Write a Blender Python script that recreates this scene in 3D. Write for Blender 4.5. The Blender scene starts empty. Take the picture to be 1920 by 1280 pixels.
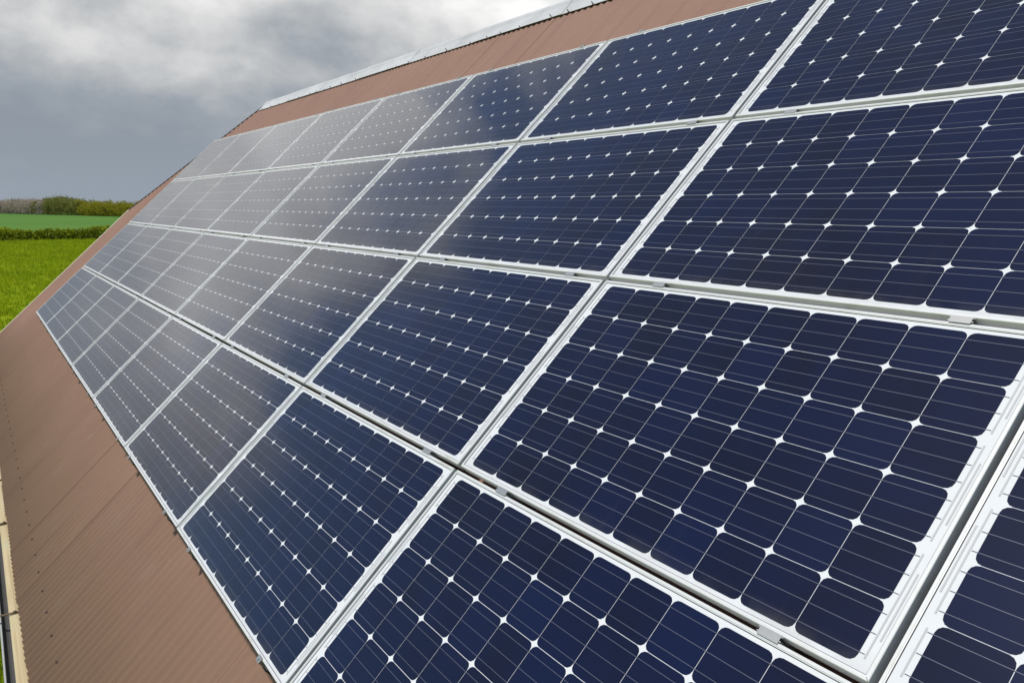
import bpy, bmesh, math, random
from mathutils import Matrix, Vector

random.seed(7)
SC = bpy.context.scene
COL = SC.collection
R = math.radians

# ------------------------------------------------------------------ camera
cam_d = bpy.data.cameras.new("camera")
cam = bpy.data.objects.new("camera", cam_d)
COL.objects.link(cam)
cam_d.sensor_fit = 'HORIZONTAL'
cam_d.sensor_width = 36.0
cam_d.lens = 36.0 * 1528.10 / 1920.0
cam_d.clip_start = 0.05
cam_d.clip_end = 9000
CAM = Vector((2.65448, -0.76975, 1.70366))
cr = Vector((0.551578, 0.834124, 0.0)).normalized()
cf = Vector((-0.822484, 0.543880, -0.166477)).normalized()
cu = cr.cross(cf).normalized()
cam.matrix_world = Matrix(((cr.x, cu.x, -cf.x, CAM.x), (cr.y, cu.y, -cf.y, CAM.y), (cr.z, cu.z, -cf.z, CAM.z), (0, 0, 0, 1)))
SC.camera = cam

# ------------------------------------------------------------------ light
SUN_EL, SUN_AZ = 70.0, 258.0          # azimuth: degrees from +X towards +Y of the side the light comes from
sd = bpy.data.lights.new("sun", 'SUN')
sun = bpy.data.objects.new("sun", sd)
COL.objects.link(sun)
sd.energy = 2.9
sd.angle = R(5.0)
sd.color = (1.0, 0.95, 0.87)
to_sun = Vector((math.cos(R(SUN_EL)) * math.cos(R(SUN_AZ)), math.cos(R(SUN_EL)) * math.sin(R(SUN_AZ)), math.sin(R(SUN_EL))))
sun.rotation_euler = to_sun.to_track_quat('Z', 'Y').to_euler()

SC.view_settings.view_transform = 'Standard'
SC.view_settings.look = 'None'
SC.view_settings.gamma = 1.0
SC.view_settings.use_curve_mapping = False
SC.view_settings.exposure = 0.17
SC.render.engine = 'CYCLES'
SC.cycles.max_bounces = 6
SC.cycles.use_denoising = True


class N:
    """small helper round a node tree"""
    def __init__(s, tree):
        s.t = tree
    def new(s, kind, **kw):
        n = s.t.nodes.new(kind)
        for k, v in kw.items():
            setattr(n, k, v)
        return n
    def put(s, sock, v):
        if isinstance(v, bpy.types.NodeSocket):
            s.t.links.new(v, sock)
        else:
            sock.default_value = v
    def math(s, op, a, b=0.0, clamp=False):
        n = s.new('ShaderNodeMath', operation=op, use_clamp=clamp)
        s.put(n.inputs[0], a); s.put(n.inputs[1], b)
        return n.outputs[0]
    def vmath(s, op, a, b):
        n = s.new('ShaderNodeVectorMath', operation=op)
        s.put(n.inputs[0], a); s.put(n.inputs[1], b)
        return n.outputs[0]
    def noise(s, vec, scale, detail=4.0, rough=0.55, dist=0.0):
        n = s.new('ShaderNodeTexNoise')
        if vec is not None: s.put(n.inputs['Vector'], vec)
        n.inputs['Scale'].default_value = scale
        n.inputs['Detail'].default_value = detail
        n.inputs['Roughness'].default_value = rough
        n.inputs['Distortion'].default_value = dist
        return n.outputs['Fac']
    def ramp(s, fac, stops):
        n = s.new('ShaderNodeValToRGB')
        e = n.color_ramp.elements
        while len(e) < len(stops): e.new(0.5)
        for el, (p, c) in zip(e, stops):
            el.position = p; el.color = (*c, 1.0)
        s.put(n.inputs[0], fac)
        return n.outputs[0]
    def rng(s, v, a, b, c=0.0, d=1.0):
        n = s.new('ShaderNodeMapRange')
        n.inputs['From Min'].default_value = a; n.inputs['From Max'].default_value = b
        n.inputs['To Min'].default_value = c; n.inputs['To Max'].default_value = d
        s.put(n.inputs['Value'], v)
        return n.outputs['Result']
    def mix(s, fac, a, b, blend='MIX'):
        n = s.new('ShaderNodeMix', data_type='RGBA', blend_type=blend)
        s.put(n.inputs['Factor'], fac)
        s.put(n.inputs[6], a if isinstance(a, bpy.types.NodeSocket) else (*a, 1.0))
        s.put(n.inputs[7], b if isinstance(b, bpy.types.NodeSocket) else (*b, 1.0))
        return n.outputs[2]
    def mapping(s, vec, scale=(1, 1, 1), loc=(0, 0, 0)):
        n = s.new('ShaderNodeMapping')
        s.put(n.inputs['Vector'], vec)
        n.inputs['Scale'].default_value = scale
        n.inputs['Location'].default_value = loc
        return n.outputs[0]


# ------------------------------------------------------------------ world: Nishita sky behind a broken rain-cloud deck
world = bpy.data.worlds.new("World")
SC.world = world
world.use_nodes = True
wt = world.node_tree
wt.nodes.clear()
w = N(wt)
tc = w.new('ShaderNodeTexCoord')
sep = w.new('ShaderNodeSeparateXYZ')
wt.links.new(tc.outputs['Generated'], sep.inputs[0])
zc = w.math('MAXIMUM', sep.outputs[2], 0.0)
den = w.math('ADD', zc, 0.30)
cx = w.math('DIVIDE', sep.outputs[0], den)
cy = w.math('DIVIDE', sep.outputs[1], den)
cmb = w.new('ShaderNodeCombineXYZ')
wt.links.new(cx, cmb.inputs[0]); wt.links.new(cy, cmb.inputs[1])
wt.links.new(w.math('MULTIPLY', sep.outputs[2], 5.0), cmb.inputs[2])
cp = cmb.outputs[0]
dv = tc.outputs['Generated']
big = w.noise(w.mapping(cp, (0.7, 0.7, 0.7), (4.0, 2.2, 0.0)), 1.0, 2.0, 0.5, 0.3)
mid = w.noise(w.mapping(dv, (4.2, 4.2, 7.6), (8.8, 7.1, 3.3)), 1.0, 5.0, 0.5, 0.1)
fine = w.noise(w.mapping(dv, (13.0, 13.0, 20.0), (9.1, 0.4, 0)), 1.0, 6.0, 0.58, 0.2)
dens = w.math('ADD', w.math('MULTIPLY', big, 0.26), w.math('ADD', w.math('MULTIPLY', mid, 0.55), w.math('MULTIPLY', fine, 0.21)))
# the deck thins upwards: dark rain base low over the horizon, bright cloud above it
dens = w.math('ADD', dens, w.rng(sep.outputs[2], 0.06, 0.22, -0.055, 0.175))
cloud = w.ramp(dens, [(0.40, (2.75, 3.15, 3.65)), (0.48, (3.3, 3.65, 4.1)), (0.555, (4.9, 5.1, 5.3)), (0.64, (7.2, 7.2, 7.2)), (0.74, (9.9, 9.9, 9.8))])
hz = w.rng(sep.outputs[2], 0.0, 0.08, 1.0, 0.0)
cloud = w.mix(w.math('MULTIPLY', hz, 0.5), cloud, (3.3, 3.85, 4.6))
sky = w.new('ShaderNodeTexSky')
sky.sky_type = 'NISHITA'
sky.sun_disc = False
sky.dust_density = 0.2
sky.ozone_density = 3.0
sky.sun_elevation = R(SUN_EL)
sky.sun_rotation = R(90.0 - SUN_AZ)
# the cloud bank ends along a ragged front; on the sunny side of it the sky is blue with thin broken cloud
hn = w.noise(w.mapping(dv, (4.5, 4.5, 4.5), (2.2, 8.8, 0)), 1.0, 5.0, 0.55, 0.5)
front = w.math('SUBTRACT', sep.outputs[2], w.math('ADD', w.math('MULTIPLY', sep.outputs[1], 0.85), 0.40))
front = w.math('ADD', front, w.rng(hn, 0.3, 0.7, -0.16, 0.16))
holef = w.rng(front, -0.07, 0.07, 0.0, 1.0)
thin = w.rng(w.noise(w.mapping(dv, (3.2, 3.2, 3.2), (7.7, 1.8, 4.0)), 1.0, 5.0, 0.6, 0.6), 0.48, 0.68, 1.0, 0.92)
holef = w.math('MULTIPLY', holef, thin)
col = w.mix(holef, cloud, sky.outputs[0])
bg = w.new('ShaderNodeBackground')
wt.links.new(col, bg.inputs['Color'])
bg.inputs['Strength'].default_value = 0.09
wo = w.new('ShaderNodeOutputWorld')
wt.links.new(bg.outputs[0], wo.inputs[0])


# ------------------------------------------------------------------ materials
def mat(name):
    m = bpy.data.materials.new(name)
    m.use_nodes = True
    n = N(m.node_tree)
    return m, n, m.node_tree.nodes['Principled BSDF']


def bump(n, b, h, strength=0.3, dist=0.01):
    k = n.new('ShaderNodeBump')
    k.inputs['Strength'].default_value = strength
    k.inputs['Distance'].default_value = dist
    n.put(k.inputs['Height'], h)
    n.put(b.inputs['Normal'], k.outputs[0])


def objco(n):
    return n.new('ShaderNodeTexCoord').outputs['Object']


def wpos(n):
    return n.new('ShaderNodeNewGeometry').outputs['Position']


def glass_coat(n, b, vec):
    b.inputs['Coat Weight'].default_value = 1.0
    b.inputs['Coat IOR'].default_value = 1.39
    n.put(b.inputs['Coat Roughness'], n.rng(n.noise(vec, 3.0, 3), 0.3, 0.7, 0.05, 0.10))


def grime(n, c, p):
    """dirt that rain has washed down against the lower frame edge of each panel, and a few faint run marks"""
    d = n.new('ShaderNodeVectorMath', operation='DOT_PRODUCT')
    n.put(d.inputs[0], p); d.inputs[1].default_value = (0.0, 0.7239, 0.6899)
    v = d.outputs['Value']
    fr = n.math('FRACT', n.math('DIVIDE', v, 1.010))
    edge = n.rng(fr, 0.014, 0.075, 1.0, 0.0)
    blot = n.rng(n.noise(p, 9.0, 5.0, 0.6), 0.35, 0.70, 0.0, 1.0)
    runs = n.rng(n.noise(n.mapping(p, (14.0, 1.2, 1.2)), 1.0, 4.0, 0.6), 0.60, 0.80, 0.0, 0.10)
    k = n.math('ADD', n.math('MULTIPLY', n.math('MULTIPLY', edge, blot), 0.28), n.math('MULTIPLY', runs, n.rng(fr, 0.0, 0.6, 0.7, 0.0)), True)
    return n.mix(k, c, (0.17, 0.155, 0.12))


def m_cell(name, island):
    m, n, b = mat(name)
    if island:
        r = n.new('ShaderNodeNewGeometry').outputs['Random Per Island']
    else:
        r = n.new('ShaderNodeObjectInfo').outputs['Random']
    c = n.ramp(r, [(0.0, (0.0032, 0.0044, 0.020)), (0.5, (0.0032, 0.0052, 0.025)), (0.85, (0.0032, 0.0061, 0.030)), (1.0, (0.0032, 0.0074, 0.038))])
    p = wpos(n)
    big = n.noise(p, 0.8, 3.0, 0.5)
    c = n.mix(n.rng(big, 0.45, 0.65, 0.0, 0.55), c, (0.0065, 0.0052, 0.0085))  # broad brownish patches: cloud reflections put into the cell colour
    blue_tone = n.noise(n.mapping(p, (1.0, 1.0, 1.0)), 5.5, 2.0, 0.5)
    c = n.mix(n.rng(blue_tone, 0.35, 0.65, 0.0, 0.45), c, (0.0034, 0.0072, 0.040))  # bluer tone that varies within each cell
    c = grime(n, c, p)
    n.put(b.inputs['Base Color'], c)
    b.inputs['Roughness'].default_value = 0.45
    b.inputs['Specular IOR Level'].default_value = 0.08
    glass_coat(n, b, p)
    return m


M = {}
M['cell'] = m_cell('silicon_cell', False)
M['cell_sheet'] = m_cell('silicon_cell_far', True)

m, n, b = mat('white_backsheet')
n.put(b.inputs['Base Color'], grime(n, n.mix(n.noise(wpos(n), 9.0), (0.72, 0.73, 0.74), (0.80, 0.80, 0.80)), wpos(n)))
b.inputs['Roughness'].default_value = 0.6
b.inputs['Specular IOR Level'].default_value = 0.2
glass_coat(n, b, wpos(n))
M['back'] = m

m, n, b = mat('tinned_ribbon')
b.inputs['Base Color'].default_value = (0.10, 0.105, 0.145, 1)
b.inputs['Metallic'].default_value = 0.2
b.inputs['Roughness'].default_value = 0.5
glass_coat(n, b, wpos(n))
M['ribbon'] = m
m, n, b = mat('bright_end_ribbon')
b.inputs['Base Color'].default_value = (0.50, 0.50, 0.50, 1)
b.inputs['Roughness'].default_value = 0.5
glass_coat(n, b, wpos(n))
M['end'] = m

m, n, b = mat('anodised_aluminium')
p = wpos(n)
d = n.noise(p, 6.0, 6.0, 0.65)
n.put(b.inputs['Base Color'], n.mix(n.rng(d, 0.55, 0.75), (0.72, 0.72, 0.705), (0.54, 0.53, 0.47)))
b.inputs['Metallic'].default_value = 0.1
n.put(b.inputs['Roughness'], n.rng(d, 0.3, 0.7, 0.32, 0.5))
M['alu'] = m

m, n, b = mat('mill_aluminium')
p = wpos(n)
d = n.noise(p, 14.0, 5.0, 0.6)
n.put(b.inputs['Base Color'], n.mix(d, (0.38, 0.38, 0.37), (0.50, 0.50, 0.48)))
b.inputs['Metallic'].default_value = 0.6
b.inputs['Roughness'].default_value = 0.42
M['mill'] = m

m, n, b = mat('black_rubber_and_shade')
b.inputs['Base Color'].default_value = (0.02, 0.02, 0.02, 1)
b.inputs['Roughness'].default_value = 0.7
M['black'] = m

# brown painted corrugated sheet
m, n, b = mat('brown_painted_sheet')
o = objco(n)
big = n.noise(o, 0.7, 4.0, 0.55)
streak = n.noise(n.mapping(o, (7.0, 0.45, 1.0)), 1.0, 6.0, 0.65, 0.3)
c = n.mix(n.rng(big, 0.3, 0.7), (0.288, 0.166, 0.118), (0.328, 0.191, 0.137))
c = n.mix(n.rng(streak, 0.50, 0.72, 0.0, 0.38), c, (0.20, 0.115, 0.086))
dust = n.noise(n.mapping(o, (3.0, 1.0, 1.0)), 2.0, 7.0, 0.7)
c = n.mix(n.rng(dust, 0.56, 0.78, 0.0, 0.35), c, (0.37, 0.27, 0.205))
vor = n.new('ShaderNodeTexVoronoi')
vor.inputs['Scale'].default_value = 7.0
n.put(vor.inputs['Vector'], o)
spot = n.rng(vor.outputs['Distance'], 0.05, 0.10, 0.45, 0.0)
c = n.mix(n.math('MULTIPLY', spot, n.rng(n.noise(o, 1.3), 0.5, 0.62)), c, (0.42, 0.36, 0.30))
oi = n.new('ShaderNodeObjectInfo')
c = n.mix(n.rng(oi.outputs['Random'], 0.0, 1.0, 0.0, 0.16), c, (0.222, 0.134, 0.10))
n.put(b.inputs['Base Color'], c)
b.inputs['Roughness'].default_value = 0.65
b.inputs['Specular IOR Level'].default_value = 0.2
bump(n, b, n.noise(o, 60.0, 4.0), 0.12, 0.002)
M['sheet'] = m

m, n, b = mat('pale_ridge_metal')
p = wpos(n)
n.put(b.inputs['Base Color'], n.mix(n.rng(n.noise(p, 2.5, 6.0, 0.6), 0.4, 0.7), (0.66, 0.66, 0.655), (0.52, 0.515, 0.50)))
b.inputs['Roughness'].default_value = 0.45
b.inputs['Metallic'].default_value = 0.1
M['cap'] = m

m, n, b = mat('dark_brown_flashing')
n.put(b.inputs['Base Color'], n.mix(n.noise(wpos(n), 5.0), (0.055, 0.035, 0.03), (0.09, 0.06, 0.05)))
b.inputs['Roughness'].default_value = 0.6
M['flash'] = m

m, n, b = mat('beige_trim')
n.put(b.inputs['Base Color'], n.mix(n.noise(wpos(n), 3.0, 5.0), (0.58, 0.52, 0.36), (0.68, 0.62, 0.46)))
b.inputs['Roughness'].default_value = 0.6
M['trim'] = m

m, n, b = mat('pale_timber')
p = wpos(n)
g = n.noise(n.mapping(p, (1.2, 40.0, 40.0)), 1.0, 6.0, 0.6, 0.4)
c = n.ramp(g, [(0.3, (0.40, 0.30, 0.15)), (0.55, (0.55, 0.44, 0.25)), (0.8, (0.64, 0.54, 0.34))])
c = n.mix(n.rng(n.noise(p, 3.5, 5.0), 0.52, 0.72, 0.0, 0.6), c, (0.50, 0.47, 0.27))
n.put(b.inputs['Base Color'], c)
b.inputs['Roughness'].default_value = 0.75
bump(n, b, g, 0.25, 0.002)
M['timber'] = m

m, n, b = mat('weathered_zinc')
n.put(b.inputs['Base Color'], n.mix(n.noise(wpos(n), 8.0, 6.0), (0.08, 0.08, 0.085), (0.14, 0.135, 0.13)))
b.inputs['Metallic'].default_value = 0.3
b.inputs['Roughness'].default_value = 0.6
M['zinc'] = m

m, n, b = mat('galvanised_edge')
n.put(b.inputs['Base Color'], n.mix(n.noise(wpos(n), 12.0, 4.0), (0.40, 0.40, 0.39), (0.55, 0.55, 0.54)))
b.inputs['Metallic'].default_value = 0.3
b.inputs['Roughness'].default_value = 0.5
M['galv'] = m

m, n, b = mat('rusty_strap')
n.put(b.inputs['Base Color'], n.mix(n.noise(wpos(n), 30.0, 5.0), (0.05, 0.04, 0.03), (0.17, 0.12, 0.05)))
b.inputs['Roughness'].default_value = 0.8
M['rust'] = m

m, n, b = mat('rendered_wall')
p = wpos(n)
n.put(b.inputs['Base Color'], n.mix(n.noise(p, 1.2, 6.0), (0.52, 0.48, 0.42), (0.62, 0.58, 0.52)))
b.inputs['Roughness'].default_value = 0.9
bump(n, b, n.noise(p, 40.0, 4.0), 0.3, 0.004)
M['wall'] = m

m, n, b = mat('dark_screw_head')
b.inputs['Base Color'].default_value = (0.12, 0.076, 0.06, 1)
b.inputs['Roughness'].default_value = 0.6
M['screw'] = m


def m_ground(name, c1, c2, c3, s1, s2, stretch=(1, 1, 1)):
    m, n, b = mat(name)
    p = n.mapping(wpos(n), stretch)
    a1 = n.noise(p, s1, 4.0, 0.55)
    a2 = n.noise(p, s2, 6.0, 0.65)
    c = n.mix(n.rng(a1, 0.35, 0.65), c1, c2)
    c = n.mix(n.rng(a2, 0.45, 0.7, 0.0, 0.8), c, c3)
    n.put(b.inputs['Base Color'], c)
    b.inputs['Roughness'].default_value = 0.95
    b.inputs['Specular IOR Level'].default_value = 0.05
    bump(n, b, a2, 0.6, 0.15)
    return m


M['meadow'] = m_ground('meadow_soil', (0.19, 0.28, 0.004), (0.24, 0.31, 0.005), (0.12, 0.19, 0.004), 0.06, 0.9)
M['crop'] = m_ground('young_crop', (0.075, 0.18, 0.034), (0.11, 0.21, 0.03), (0.05, 0.13, 0.035), 0.03, 0.25, (0.4, 0.03, 1))
M['farland'] = m_ground('far_land', (0.07, 0.13, 0.02), (0.10, 0.15, 0.03), (0.05, 0.09, 0.02), 0.01, 0.05)


def m_leaf(name, cols, rough=0.75, trans=0.3):
    m, n, b = mat(name)
    r = n.new('ShaderNodeNewGeometry').outputs['Random Per Island']
    k = len(cols) - 1
    c = n.ramp(r, [(i / k, q) for i, q in enumerate(cols)])
    patch = n.noise(wpos(n), 0.35, 3.0)
    c = n.mix(n.rng(patch, 0.35, 0.65, 0.0, 0.5), c, tuple(x * 0.62 for x in cols[0]))
    n.put(b.inputs['Base Color'], c)
    b.inputs['Roughness'].default_value = rough
    b.inputs['Specular IOR Level'].default_value = 0.15
    tl = n.new('ShaderNodeBsdfTranslucent')
    n.put(tl.inputs[0], c)
    mx = n.new('ShaderNodeMixShader')
    mx.inputs[0].default_value = trans
    n.t.links.new(b.outputs[0], mx.inputs[1]); n.t.links.new(tl.outputs[0], mx.inputs[2])
    n.t.links.new(mx.outputs[0], n.t.nodes['Material Output'].inputs[0])
    return m


M['grass'] = m_leaf('grass_blades', [(0.22, 0.34, 0.005), (0.33, 0.42, 0.007), (0.46, 0.49, 0.012)])
M['leaf_pale'] = m_leaf('pale_twigs', [(0.31, 0.26, 0.19), (0.48, 0.41, 0.32), (0.64, 0.56, 0.48)])
M['leaf_mid'] = m_leaf('mid_green_leaves', [(0.14, 0.16, 0.035), (0.25, 0.26, 0.055), (0.36, 0.35, 0.09)])
M['leaf_yel'] = m_leaf('yellow_green_leaves', [(0.20, 0.20, 0.016), (0.36, 0.34, 0.025), (0.50, 0.45, 0.04)])
M['leaf_hedge'] = m_leaf('hedge_leaves', [(0.12, 0.17, 0.012), (0.30, 0.36, 0.016), (0.52, 0.54, 0.025)])
m, n, b = mat('bark')
n.put(b.inputs['Base Color'], n.mix(n.noise(wpos(n), 6.0, 5.0), (0.06, 0.045, 0.03), (0.12, 0.10, 0.075)))
b.inputs['Roughness'].default_value = 0.9
M['bark'] = m


# ------------------------------------------------------------------ helpers
class MB:
    def __init__(s):
        s.v = []; s.f = []
    def add(s, vs, fs):
        o = len(s.v)
        s.v += [tuple(p) for p in vs]
        s.f += [tuple(i + o for i in q) for q in fs]
    def box(s, x0, x1, y0, y1, z0, z1):
        s.add([(x0, y0, z0), (x1, y0, z0), (x1, y1, z0), (x0, y1, z0), (x0, y0, z1), (x1, y0, z1), (x1, y1, z1), (x0, y1, z1)],
              [(0, 3, 2, 1), (4, 5, 6, 7), (0, 1, 5, 4), (1, 2, 6, 5), (2, 3, 7, 6), (3, 0, 4, 7)])
    def sweep(s, prof, x0, x1, cap=True):
        """closed profile of (y, z), swept along x"""
        k = len(prof)
        s.add([(x0, y, z) for y, z in prof] + [(x1, y, z) for y, z in prof],
              [(i, i + k, (i + 1) % k + k, (i + 1) % k) for i in range(k)] +
              ([tuple(range(k)), tuple(range(2 * k - 1, k - 1, -1))] if cap else []))
    def cyl(s, p0, p1, r0, r1, k=7):
        p0, p1 = Vector(p0), Vector(p1)
        d = (p1 - p0).normalized()
        a = d.orthogonal().normalized(); c = d.cross(a)
        ring = lambda p, r: [p + a * (math.cos(2 * math.pi * i / k) * r) + c * (math.sin(2 * math.pi * i / k) * r) for i in range(k)]
        s.add(ring(p0, r0) + ring(p1, r1), [(i, (i + 1) % k, (i + 1) % k + k, i + k) for i in range(k)] + [tuple(range(k - 1, -1, -1)), tuple(range(k, 2 * k))])
    def mesh(s, name, material):
        me = bpy.data.meshes.new(name)
        me.from_pydata(s.v, [], s.f)
        me.materials.append(material)
        me.update()
        return me


def link(name, me, parent=None):
    o = bpy.data.objects.new(name, me)
    COL.objects.link(o)
    if parent is not None: o.parent = parent
    return o


def part(name, mb, material, parent=None, smooth=False):
    me = mb.mesh(name, material)
    if smooth:
        for q in me.polygons: q.use_smooth = True
    return link(name, me, parent)


def empty(name, loc=(0, 0, 0), rot=(0, 0, 0)):
    o = bpy.data.objects.new(name, None)
    COL.objects.link(o)
    o.location = loc; o.rotation_euler = rot
    o.empty_display_size = 0.1
    return o


def tag(o, label, cat, group=None):
    o['label'] = label; o['category'] = cat
    if group: o['group'] = group
    return o


TILT = R(43.624)
CT, ST = math.cos(TILT), math.sin(TILT)


def roof(u, v, n):
    return Vector((u, v * CT - n * ST, v * ST + n * CT))


# ------------------------------------------------------------------ ground and fields
GZ = -3.5
HEDGE_X = -131.0


def sheet(name, pts, z, material):
    mb = MB(); mb.add([(x, y, z) for x, y in pts], [tuple(range(len(pts)))])
    o = part(name, mb, material); o['kind'] = 'structure'
    return o


sheet('ground', [(-3500, -3500), (3500, -3500), (3500, 3500), (-3500, 3500)], GZ - 0.06, M['farland'])
sheet('meadow', [(HEDGE_X, -300), (120, -300), (120, 300), (HEDGE_X, 300)], GZ - 0.01, M['meadow'])
sheet('crop_field', [(-520, -300), (HEDGE_X, -300), (HEDGE_X, 300), (-520, 300)], GZ - 0.035, M['crop'])


# ------------------------------------------------------------------ barn
PITCH = 0.0812                # corrugation
COVER = PITCH * 11             # one sheet
CREST = -0.120
AMP = 0.0052
EAVE, RIDGE = -1.122, 5.08
U_L, U_R = -14.65, 7.2
HIP0 = (-14.65, 2.45)
HIP1 = (-11.92, 5.08)
SEAM = -3.32

barn = empty('barn', (-3.6, 3.7, GZ))
tag(barn, 'barn with brown corrugated roof, half-hipped far end and pale ridge capping', 'barn')
barn_inv = Matrix.Translation((3.6, -3.7, -GZ))
roof_part = empty('roof'); roof_part.parent = barn
roof_part.matrix_parent_inverse = barn_inv


def roofed(o, parent):
    """an object modelled in roof coordinates (u, v, n)"""
    o.parent = parent
    o.rotation_euler = (TILT, 0, 0)
    if parent is barn:
        o.matrix_parent_inverse = barn_inv
    return o


def top_v(u):
    if u >= HIP1[0]: return RIDGE
    return HIP0[1] + (u - HIP0[0]) / (HIP1[0] - HIP0[0]) * (HIP1[1] - HIP0[1])


def wave(u):
    return CREST - AMP + AMP * math.cos(2 * math.pi * (u - SEAM) / PITCH + math.pi * 0.5)


k0 = math.floor((U_L - SEAM) / COVER)
k1 = math.ceil((U_R - SEAM) / COVER)
rs = random.Random(3)
for k in range(k0, k1):
    a = max(U_L, SEAM + k * COVER - 0.002)
    e = min(U_R, SEAM + (k + 1) * COVER + PITCH * 0.5)
    if e - a < 0.1: continue
    lap = rs.uniform(0.0008, 0.0022)
    if k in (-2, -1, -9): lap = 0.007
    if k in (-3, -5): lap = 0.004
    ns = max(2, int((e - a) / PITCH * 8))
    us = [a + (e - a) * i / ns for i in range(ns + 1)]
    mb = MB(); vs = []; fs = []
    rows = 5
    tilt_v = rs.uniform(-0.006, 0.006)
    for i, u in enumerate(us):
        t = (u - a) / (e - a)
        rise = lap * max(0.0, (t - 0.90) / 0.10)
        for j in range(rows):
            v = EAVE + tilt_v + (top_v(u) - EAVE) * j / (rows - 1)
            vs.append((u, v, wave(u) + rise + 0.0006 * math.sin(v * 2.1 + k)))
    for i in range(ns):
        for j in range(rows - 1):
            p = i * rows + j
            fs.append((p, p + rows, p + rows + 1, p + 1))
    mb.add(vs, fs)
    # turned-down free edge and eave edge, so that the sheet shows a thickness
    o_ = len(mb.v)
    last = ns * rows
    mb.add([(vs[last + j][0], vs[last + j][1], vs[last + j][2] - 0.004 - lap) for j in range(rows)], [])
    for j in range(rows - 1):
        mb.f.append((last + j, o_ + j, o_ + j + 1, last + j + 1))
    o_ = len(mb.v)
    mb.add([(vs[i * rows][0], vs[i * rows][1], vs[i * rows][2] - 0.003) for i in range(ns + 1)], [])
    for i in range(ns):
        mb.f.append((i * rows, o_ + i, o_ + i + 1, (i + 1) * rows))
    s = part('roof_sheet', mb, M['sheet'], smooth=True)
    roofed(s, roof_part)

# screw heads with washers along the eave purlin and further up
mb = MB()
for vrow in (-0.922,):
    q = 0
    u = -2.056 - 38 * PITCH * 4
    while u < U_R:
        if u > U_L + 0.1 and vrow < top_v(u) - 0.1 and not (vrow > 4.5 and q % 3):
            z = CREST + 0.001
            mb.cyl((u, vrow, z), (u, vrow, z + 0.003), 0.0095, 0.0095, 8)
            mb.cyl((u, vrow, z + 0.003), (u, vrow, z + 0.010), 0.0055, 0.005, 6)
        u += PITCH * 4; q += 1
s = part('screw_line', mb, M['screw'])
s['kind'] = 'stuff'
roofed(s, roof_part)

# ridge capping in lengths that overlap
CAPV = 4.885
seg = 1.45
u = HIP1[0] - 0.02
i = 0
while u < U_R:
    e = min(u + seg, U_R)
    lift = 0.004 if i % 2 else 0.0
    z = CREST + 0.007 + lift
    th = 0.004
    # profile in roof coordinates: flange, rounded apex, flange down the other slope (which drops at 2*TILT in this frame)
    z += 0.004
    pts = [(CAPV, z - 0.003), (CAPV, z), (5.02, z + 0.004), (5.065, z + 0.012), (5.10, z + 0.010), (5.12, z - 0.012)]
    c2, s2 = math.cos(2 * TILT), math.sin(2 * TILT)
    bx, bz = pts[-1]
    pts.append((bx + 0.19 * c2, bz - 0.19 * s2))
    mb = MB()
    kk = len(pts)
    x0, x1 = u, e + (0.03 if e < U_R else 0)
    outer = [(x0, p, q) for p, q in pts] + [(x1, p, q) for p, q in pts]
    mb.add(outer, [(j, j + 1, j + 1 + kk, j + kk) for j in range(kk - 1)])
    mb.f = [tuple(reversed(f)) for f in mb.f]
    s = part('ridge_cap', mb, M['cap'])
    md = s.modifiers.new('thick', 'SOLIDIFY'); md.thickness = th; md.offset = -1
    roofed(s, roof_part)
    u = e; i += 1
# black strip added under the flange as the shade in the wave openings
mb = MB(); mb.box(HIP1[0] + 0.02, U_R, CAPV + 0.008, CAPV + 0.04, CREST - 2.4 * AMP, CREST + 0.006)
s = part('ridge_gap_shade', mb, M['black']); roofed(s, roof_part)
# ridge screws with small saddle washers
mb = MB()
rr = random.Random(11)
u = HIP1[0] + 0.2
while u < U_R:
    h = rr.uniform(0.006, 0.03)
    mb.cyl((u, CAPV + 0.006, CREST), (u, CAPV + 0.006, CREST + 0.012 + h), 0.004, 0.004, 6)
    mb.box(u - 0.010, u + 0.010, CAPV - 0.004, CAPV + 0.012, CREST + 0.001, CREST + 0.012)
    u += PITCH * rr.choice((3, 4, 4, 5, 6))
s = part('ridge_screw_line', mb, M['flash']); s['kind'] = 'stuff'
roofed(s, roof_part)

# hip flashing and verge trim
mb = MB()
hd = Vector((HIP1[0] - HIP0[0], HIP1[1] - HIP0[1], 0)).normalized()
hp = Vector((-hd.y, hd.x, 0))
A = Vector((*HIP0, CREST)); B = Vector((*HIP1, CREST))
q = [A - hp * 0.04, A + hp * 0.012, B + hp * 0.012, B - hp * 0.04]
mb.add([p + Vector((0, 0, 0.004)) for p in q] + [p + Vector((0, 0, 0.010)) for p in q], [(4, 5, 6, 7), (0, 1, 5, 4), (1, 2, 6, 5), (2, 3, 7, 6), (3, 0, 4, 7)])
s = part('hip_flashing', mb, M['flash']); roofed(s, roof_part)
mb = MB()
mb.box(U_L - 0.06, U_L - 0.002, EAVE - 0.01, HIP0[1], CREST - 0.16, CREST + 0.004)
mb.box(U_L - 0.002, U_L + 0.03, EAVE - 0.01, HIP0[1], CREST + 0.001, CREST + 0.004)
s = part('verge_trim', mb, M['trim']); roofed(s, roof_part)


def world_part(name, mb, material, smooth=False, parent=None):
    s = part(name, mb, material, smooth=smooth)
    s.parent = parent or barn
    if s.parent is barn: s.matrix_parent_inverse = barn_inv
    return s


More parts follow.
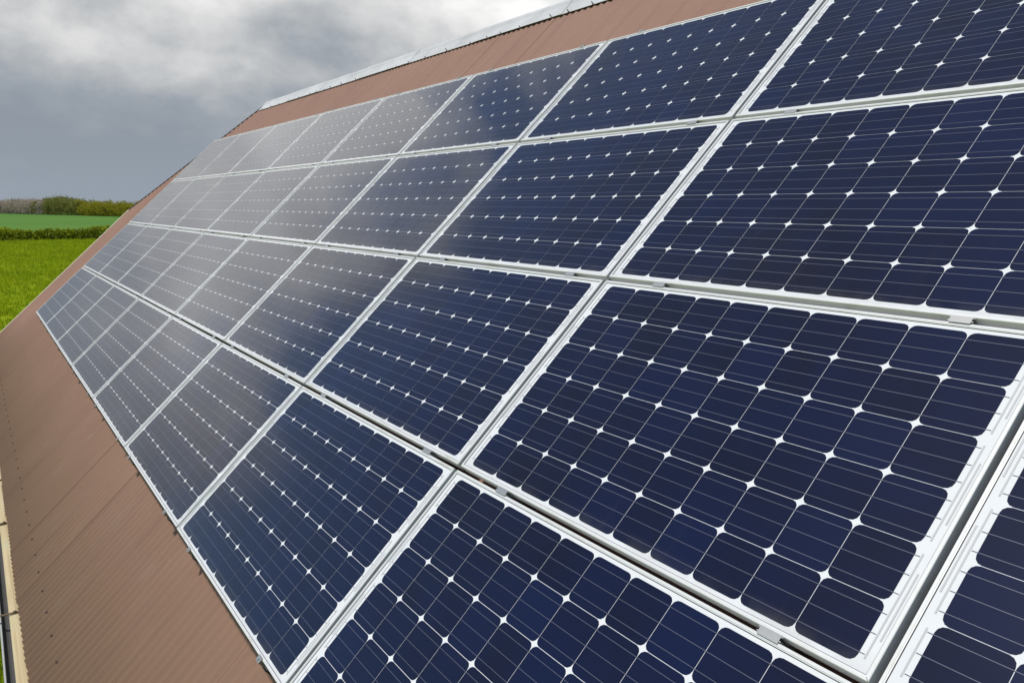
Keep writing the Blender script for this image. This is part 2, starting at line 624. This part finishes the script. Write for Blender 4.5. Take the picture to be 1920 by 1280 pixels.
# half hip and back slope
rtop = roof(0, RIDGE, CREST)
YR = rtop.y
flip = lambda p: Vector((p.x, 2 * YR - p.y, p.z))
h1 = roof(HIP1[0], RIDGE, CREST - 0.012); h0 = roof(HIP0[0], HIP0[1], CREST - 0.012); h2 = flip(h0)
mb = MB()
out = (h0 - h1).normalized() * 0.12; out2 = (h2 - h1).normalized() * 0.12
dz = Vector((0, 0, -0.05))
mb.add([h1, h0 + out * 0, h2, h1 + dz, h0 + dz, h2 + dz], [(0, 2, 1), (3, 4, 5), (1, 2, 5, 4), (0, 1, 4, 3), (2, 0, 3, 5)])
world_part('hip_sheet', mb, M['sheet'], parent=None)
mb = MB(); vs = []; fs = []
ns = 270 * 4
for i in range(ns + 1):
    u = U_L + (U_R - U_L) * i / ns
    for v in (EAVE, top_v(u) - 0.02):
        vs.append(flip(roof(u, v, wave(u))))
for i in range(ns):
    p = i * 2
    fs.append((p, p + 1, p + 3, p + 2))
mb.add(vs, fs)
world_part('back_roof', mb, M['sheet'], smooth=True)

# walls
ev = roof(0, EAVE, CREST)
yf, yb = ev.y + 0.42, 2 * YR - ev.y - 0.42
zt = ev.z + 0.42 * math.tan(TILT) - 0.16
ux0, ux1 = U_L + 0.35, U_R - 0.35
for (x0, x1, y0, y1) in ((ux0, ux1, yf, yf + 0.24), (ux0, ux1, yb - 0.24, yb)):
    mb = MB(); mb.box(x0, x1, y0, y1, GZ - 0.05, zt)
    world_part('wall', mb, M['wall'])
for (x0, x1, full) in ((ux0, ux0 + 0.24, False), (ux1 - 0.24, ux1, True)):
    hh = roof(0, HIP0[1], CREST).z - 0.25
    yy = roof(0, HIP0[1], CREST).y
    sl = CT and (YR - yf)
    if full:
        prof = [(yf + 0.24, GZ - 0.05), (yb - 0.24, GZ - 0.05), (yb - 0.24, zt + 0.1), (YR, rtop.z - 0.25), (yf + 0.24, zt + 0.1)]
    else:
        prof = [(yf + 0.24, GZ - 0.05), (yb - 0.24, GZ - 0.05), (yb - 0.24, zt + 0.1), (2 * YR - yy, hh), (yy, hh), (yf + 0.24, zt + 0.1)]
    mb = MB(); mb.sweep(prof, x0, x1)
    world_part('gable_wall', mb, M['wall'])

# eave board in lengths, gutter with straps
joints = [-14.6, -12.1, -9.9, -7.9, -6.2, -4.94, -3.16, -0.2, 2.6, 5.0, 7.1]
for a, e in zip(joints, joints[1:]):
    mb = MB()
    dzz = rs.uniform(-0.004, 0.004)
    y0, y1, z1 = -0.779, -0.716, -0.889 + dzz
    c = 0.006
    mb.sweep([(y0 + c, z1 - 0.03), (y1, z1 - 0.03), (y1, z1 + 0.004), (y0 + c, z1), (y0, z1 - c), (y0, z1 - 0.03 + c)], a + 0.006, e - 0.006)
    world_part('eave_board', mb, M['timber'])
gut = empty('gutter'); gut.parent = barn; gut.matrix_parent_inverse = barn_inv
mb = MB()
yc, zc_, rg = -0.782, -0.945, 0.045
prof = [(yc + rg * math.cos(t), zc_ + rg * math.sin(t)) for t in [math.pi + math.pi * i / 12 for i in range(13)]]
prof_in = [(yc + (rg - 0.003) * math.cos(t), zc_ + (rg - 0.003) * math.sin(t)) for t in [2 * math.pi - math.pi * i / 12 for i in range(13)]]
mb.sweep(prof + prof_in, U_L - 0.05, U_R, True)
world_part('trough', mb, M['zinc'], smooth=False, parent=gut)
mb = MB()
mb.cyl((U_L - 0.05, yc - rg - 0.001, zc_ + 0.012), (U_R, yc - rg - 0.001, zc_ + 0.012), 0.0065, 0.0065, 8)
world_part('front_bead', mb, M['galv'], parent=gut, smooth=True)
for u in (-13.6, -12.1, -10.6, -9.1, -7.6, -6.2, -4.94, -3.16, -1.6, -0.2, 1.2, 2.6, 4.0, 5.4, 6.6):
    mb = MB()
    mb.box(u - 0.012, u + 0.012, yc - rg - 0.012, -0.700, -0.880, -0.876)
    mb.box(u - 0.012, u + 0.012, yc - rg - 0.016, yc - rg - 0.011, -0.95, -0.876)
    mb.cyl((u, -0.745, -0.876), (u, -0.745, -0.866), 0.012, 0.009, 8)
    world_part('bracket', mb, M['rust'], parent=gut)


# ------------------------------------------------------------------ solar panels
PU, PV = 1.756, 1.010
W, H = 1.737, 0.991
CPU, CP = 0.1640, 0.1570       # cell pitch along and up the slope
CS = 0.1551                    # cell size
CSU = 0.1621
LIP = 0.0115

# shared meshes (panel coordinates: origin at lower left corner of the panel, z up out of the glass, top of frame at 0)
mb = MB()
d0, ti = -0.040, -0.0040


def rail_prof(x0, x1, y0, y1, along):
    pass


# frame: mitred ring with a small step at the inner lip
def ring(off, z):
    return [(off, off, z), (W - off, off, z), (W - off, H - off, z), (off, H - off, z)]


levels = [(0.0, d0), (0.0, -0.0015), (0.0015, 0.0), (LIP - 0.003, 0.0), (LIP - 0.003, -0.0012), (LIP, -0.0014), (LIP, ti - 0.004)]
vs = []
for off, z in levels: vs += ring(off, z)
fs = []
for l in range(len(levels) - 1):
    for i in range(4):
        j = (i + 1) % 4
        fs.append((l * 4 + i, l * 4 + j, l * 4 + 4 + j, l * 4 + 4 + i))
# underside flange
b0 = len(vs)
vs += ring(0.028, d0)
for i in range(4):
    j = (i + 1) % 4
    fs.append((b0 + i, b0 + j, j, i))
mb.add(vs, fs)
ME_FRAME = mb.mesh('panel_frame', M['alu'])

mb = MB(); mb.box(LIP - 0.002, W - LIP + 0.002, LIP - 0.002, H - LIP + 0.002, -0.012, ti)
ME_BACK = mb.mesh('panel_backsheet', M['back'])

# dark glazing seal inside the frame lip, and the mitre joints of the frame corners
mb = MB()
sw, sz = 0.0016, ti + 0.0006
i0, i1 = LIP - 0.0005, LIP + sw
mb.box(i0, W - i0, i0, i1, ti - 0.001, sz); mb.box(i0, W - i0, H - i1, H - i0, ti - 0.001, sz)
mb.box(i0, i1, i1, H - i1, ti - 0.001, sz); mb.box(W - i1, W - i0, i1, H - i1, ti - 0.001, sz)
for cx_, cy_, sx_, sy_ in ((0, 0, 1, 1), (W, 0, -1, 1), (W, H, -1, -1), (0, H, 1, -1)):
    a_, c_, h_ = 0.001, LIP - 0.0032, 0.0004
    q_ = [(a_ - h_, a_ + h_), (a_ + h_, a_ - h_), (c_ + h_, c_ - h_), (c_ - h_, c_ + h_)]
    if sx_ * sy_ < 0: q_ = q_[::-1]
    mb.add([(cx_ + sx_ * x_, cy_ + sy_ * y_, 0.0003) for x_, y_ in q_], [(0, 1, 2, 3)])
ME_SEAL = mb.mesh('panel_seal', M['black'])

rad, segs = 0.0200, 3
outline = []
for cxs, cys, a0 in ((1, 1, 0), (-1, 1, 90), (-1, -1, 180), (1, -1, 270)):
    for q in range(segs + 1):
        an = R(a0 + 90 * q / segs)
        outline.append((cxs * (CSU / 2 - rad) + rad * math.cos(an), cys * (CS / 2 - rad) + rad * math.sin(an)))
kk = len(outline)


def add_cell(mb, x, y):
    z = ti + 0.0008
    mb.add([(x + p, y + q, z) for p, q in outline] + [(x + p, y + q, ti - 0.0005) for p, q in outline],
           [tuple(range(kk))] + [(i, i + kk, (i + 1) % kk + kk, (i + 1) % kk) for i in range(kk)])


mb = MB(); add_cell(mb, 0, 0)
ME_CELL = mb.mesh('solar_cell', M['cell'])
MX, MY = (W - 10 * CPU) / 2, (H - 6 * CP) / 2
centers = [(MX + (i + 0.5) * CPU, MY + (j + 0.5) * CP) for j in range(6) for i in range(10)]
mb = MB()
for x, y in centers: add_cell(mb, x, y)
ME_SHEET = mb.mesh('solar_cell_sheet', M['cell_sheet'])

mb = MB()
for j in range(6):
    for t in (-1, 0, 1):
        y = MY + (j + 0.5) * CP + t * CP / 3.05
        mb.box(MX - 0.012, W - MX + 0.012, y - 0.00075, y + 0.00075, ti + 0.0004, ti + 0.0012)
ME_BUS = mb.mesh('busbar_ribbon', M['ribbon'])
mb = MB()
for side in (0, 1):
    for g in range(4):
        if side == 0:
            j0, j1 = ((0, 0), (1, 2), (3, 4), (5, 5))[g]
        else:
            if g == 3: continue
            j0, j1 = ((0, 1), (2, 3), (4, 5))[g]
        y0 = MY + (j0 + 0.5) * CP - CP / 2.6; y1 = MY + (j1 + 0.5) * CP + CP / 2.6
        x = MX - 0.016 if side == 0 else W - MX + 0.016
        mb.box(x - 0.0022, x + 0.0022, y0, y1, ti + 0.0002, ti + 0.0010)
        if side == 1 or g in (1, 2):
            s_ = -1 if side == 0 else 1
            mb.box(x + s_ * 0.012 - 0.0022, x + s_ * 0.012 + 0.0022, y0 + 0.05, y1 - 0.05, ti + 0.0002, ti + 0.0010)
ME_END = mb.mesh('end_ribbon', M['end'])

ordw = ['first', 'second', 'third', 'fourth', 'fifth', 'sixth', 'seventh', 'eighth', 'ninth']
roww = ['bottom', 'second-lowest', 'second-highest', 'top']
rp = random.Random(21)
cells = 0
for row in range(4):
    for col in range(9):                      # 0 = far left end
        u0 = (col - 7) * PU + (PU - W) / 2
        v0 = row * PV + (PV - H) / 2
        p = empty('solar_panel', roof(u0, v0, rp.uniform(-0.0012, 0.0012)), (TILT + R(rp.uniform(-0.10, 0.10)), R(rp.uniform(-0.07, 0.07)), 0))
        if col <= 2: look = 'pale grey sky-reflecting solar panel'
        elif col <= 4: look = 'grey-blue white-framed solar panel'
        else: look = 'dark navy white-framed solar panel'
        tag(p, f'{look}, {ordw[col]} from the far left end of the {roww[row]} row', 'solar panel', 'solar panels on the barn roof')
        link('frame', ME_FRAME, p)
        bs = link('backsheet', ME_BACK, p)
        link('seal', ME_SEAL, p)
        if col >= 4:
            for x, y in centers:
                c = link('solar_cell', ME_CELL, p)
                c.location = (x, y, 0)
        else:
            c = link('cell_sheet', ME_SHEET, p); c['kind'] = 'stuff'
        c = link('busbar_ribbon', ME_BUS, p); c['kind'] = 'stuff'
        c = link('end_ribbon', ME_END, p); c['kind'] = 'stuff'

# mounting rails under the panels, with clamps
mb = MB()
mb.box(-0.02, 0.02, -0.012, 4 * PV + 0.012, -0.088, -0.0415)
ME_RAIL = mb.mesh('mounting_rail', M['mill'])
mb = MB()
mb.box(-0.0215, 0.0215, -0.018, -0.0125, -0.092, -0.040)
ME_RAILEND = mb.mesh('rail_end_cap', M['black'])
mb = MB()
mb.box(-0.03, 0.03, -0.0135, 0.0095, 0.0012, 0.0028)
mb.box(-0.035, 0.035, -0.0075, -0.0045, -0.035, 0.0020)
mb.box(-0.035, 0.035, 0.0045, 0.0075, -0.035, 0.0020)
ME_MID = mb.mesh('mid_clamp', M['mill'])
mb = MB()
mb.box(-0.018, 0.018, -0.016, 0.006, 0.0015, 0.0040)
mb.box(-0.018, 0.018, -0.018, -0.015, -0.041, 0.0040)
mb.cyl((0, -0.008, 0.0040), (0, -0.008, 0.0080), 0.005, 0.005, 6)
ME_ENDC = mb.mesh('end_clamp', M['mill'])
mb = MB()
mb.box(-0.03, 0.03, -0.03, 0.03, CREST + 0.001, CREST + 0.006)
mb.box(-0.03, -0.024, -0.03, 0.03, CREST + 0.001, -0.06)
mb.cyl((0.005, 0, CREST), (0.005, 0, -0.088), 0.007, 0.007, 6)
ME_FOOT = mb.mesh('roof_foot', M['mill'])
for col in range(9):
    for du in (0.30, 1.49):
        u = (col - 7) * PU + du + rp.uniform(-0.03, 0.03)
        rl = empty('mounting_rail', roof(u, 0, 0), (TILT, 0, 0))
        tag(rl, f'aluminium mounting rail under the {"left" if du < 1 else "right"} half of the {ordw[col]} panel column from the far left', 'rail', 'mounting rails under the panels')
        link('rail_bar', ME_RAIL, rl)
        link('end_cap', ME_RAILEND, rl)
        for k in (1, 2, 3):
            c = link('mid_clamp', ME_MID, rl); c.location = (0, k * PV, 0)
        c = link('end_clamp', ME_ENDC, rl); c.location = (0, (PV - H) / 2, 0)
        c = link('end_clamp', ME_ENDC, rl); c.location = (0, 4 * PV - (PV - H) / 2, 0); c.rotation_euler = (0, 0, math.pi)
        for fv in (0.03, 1.3, 2.6, 3.95):
            c = link('roof_foot', ME_FOOT, rl); c.location = (0, fv, 0)


# ------------------------------------------------------------------ vegetation
def leaf_quads(mb, c, size, rnd, n=1):
    for _ in range(n):
        a = Vector((rnd.gauss(0, 1), rnd.gauss(0, 1), rnd.gauss(0, 1))).normalized()
        b_ = a.orthogonal().normalized()
        b_ = (Matrix.Rotation(rnd.uniform(0, 6.28), 3, a) @ b_)
        d_ = a.cross(b_)
        s1 = size * rnd.uniform(0.6, 1.3); s2 = s1 * rnd.uniform(0.4, 0.8)
        o_ = len(mb.v)
        mb.v += [tuple(c - b_ * s1), tuple(c + d_ * s2), tuple(c + b_ * s1), tuple(c - d_ * s2)]
        mb.f.append((o_, o_ + 1, o_ + 2, o_ + 3))


def crown_mesh(name, material, rnd, hgt, wid, nclump, nleaf, leaf):
    mb = MB()
    for _ in range(nclump):
        t = rnd.random() ** 0.8
        z = hgt * (0.06 + 0.90 * t)
        rmax = wid * 0.5 * math.sqrt(max(0.05, 1 - (max(0, t - 0.35) / 0.68) ** 2)) * (0.82 + 0.18 * min(1, t / 0.3))
        an = rnd.uniform(0, 6.283); rr_ = rmax * math.sqrt(rnd.random())
        cc = Vector((math.cos(an) * rr_, math.sin(an) * rr_, z))
        cs = rnd.uniform(0.35, 0.8) * wid * 0.16
        for _ in range(nleaf):
            leaf_quads(mb, cc + Vector((rnd.gauss(0, cs), rnd.gauss(0, cs), rnd.gauss(0, cs * 0.8))), leaf, rnd)
    return mb.mesh(name, material)


def trunk_mesh(name, rnd, hgt, wid):
    mb = MB()
    top = Vector((rnd.uniform(-.3, .3), rnd.uniform(-.3, .3), hgt * 0.62))
    mb.cyl((0, 0, -0.2), top, 0.19, 0.07, 7)
    for _ in range(6):
        t = rnd.uniform(0.25, 0.9); s_ = top * t
        an = rnd.uniform(0, 6.28)
        mb.cyl(s_, s_ + Vector((math.cos(an) * wid * 0.3, math.sin(an) * wid * 0.3, hgt * rnd.uniform(0.15, 0.3))), 0.06, 0.02, 5)
    return mb.mesh(name, M['bark'])


rv = random.Random(5)
kinds = []
for key, hh, ww in (('leaf_pale', 7.0, 7.5), ('leaf_mid', 7.5, 7.0), ('leaf_yel', 5.6, 6.5)):
    kinds.append([(crown_mesh('crown', M[key], rv, hh, ww, 70, 26, 0.24), trunk_mesh('trunk', rv, hh, ww)) for _ in range(2)])
tree_txt = [('pale grey-brown tree in the left part of the far tree line', 'pale bare trees of the tree line'),
            ('olive green tree in the middle of the far tree line', 'olive green trees of the tree line'),
            ('yellow-green tree in the far tree line close beside the roof edge', 'yellow-green trees of the tree line')]
P0, P1 = Vector((-531.0, 14.6, 0)), Vector((-370.0, 52.8, 0))
t = -0.30
while t < 1.25:
    for back in (0, 1):
        p = P0.lerp(P1, t + rv.uniform(-0.012, 0.012)) + Vector((-6.5, 3.0, 0)) * back
        kx = 0 if t < 0.40 + rv.uniform(-0.08, 0.08) else (1 if t < 0.72 + rv.uniform(-0.06, 0.06) else 2)
        vi = rv.randrange(2)
        me = kinds[kx][vi]
        want = 7.4 + 0.8 * math.exp(-((t - 0.50) / 0.14) ** 2) - 1.7 * min(1.0, max(0.0, (t - 0.55) / 0.45))
        s_ = want / (7.0, 7.5, 5.6)[kx] * rv.uniform(0.88, 1.05) * (1.0 if back else 0.84)
        tr = empty('tree', (p.x, p.y, GZ - 0.06), (0, 0, rv.uniform(0, 6.28)))
        tr.scale = (s_ * rv.uniform(0.95, 1.25), s_ * rv.uniform(0.95, 1.25), s_)
        tag(tr, tree_txt[kx][0], 'tree', tree_txt[kx][1])
        link('crown', me[0], tr); link('trunk', me[1], tr)
    t += 0.042

# field hedge
mb = MB()
rh = random.Random(8)
y = -28.0
while y < 60:
    hh = 1.6 + 0.35 * math.sin(y * 0.7) * math.sin(y * 0.23 + 1) + rh.uniform(-0.15, 0.25)
    for _ in range(46):
        c = Vector((HEDGE_X + rh.gauss(0, 0.5) + 0.4 * math.sin(y * 0.13), y + rh.uniform(-0.3, 0.3), GZ + hh * (0.03 + 0.95 * rh.random() ** 0.95)))
        leaf_quads(mb, c, 0.16, rh, 2)
    y += 0.16
hd_ = part('hedge', mb, M['leaf_hedge'])
tag(hd_, 'low ragged field hedge between the bright meadow and the far crop field', 'hedge')

# meadow grass: tufts of blades, denser towards the barn
mb = MB()
rg_ = random.Random(9)


def tuft(x, y, h, nb):
    for _ in range(nb):
        an = rg_.uniform(0, 6.283); ln = h * rg_.uniform(0.2, 0.8)
        bx, by = x + rg_.gauss(0, h * 0.5), y + rg_.gauss(0, h * 0.5)
        hh = h * rg_.uniform(0.6, 1.2); wd = h * 0.14
        px, py = -math.sin(an) * wd, math.cos(an) * wd
        o_ = len(mb.v)
        mb.v += [(bx - px, by - py, GZ - 0.02), (bx + px, by + py, GZ - 0.02), (bx + math.cos(an) * ln, by + math.sin(an) * ln, GZ + hh)]
        mb.f.append((o_, o_ + 1, o_ + 2))


cnt = 0
while cnt < 30000:
    dd = 10 + 124 * rg_.random() ** 0.9
    an = R(rg_.uniform(163, 192))
    x = CAM.x + dd * math.cos(an); yy = CAM.y + dd * math.sin(an)
    if x < HEDGE_X + 1 or (x > U_L - 0.5 and yy > -0.6): continue
    tuft(x, yy, 0.10 + 0.0022 * dd, 6)
    cnt += 1
for _ in range(9000):
    tuft(rg_.uniform(-9, 3), rg_.uniform(-3.4, -0.45), 0.11, 4)
g = part('grass', mb, M['grass'])
g['kind'] = 'stuff'
g['label'] = 'short bright yellow-green meadow grass around the barn'
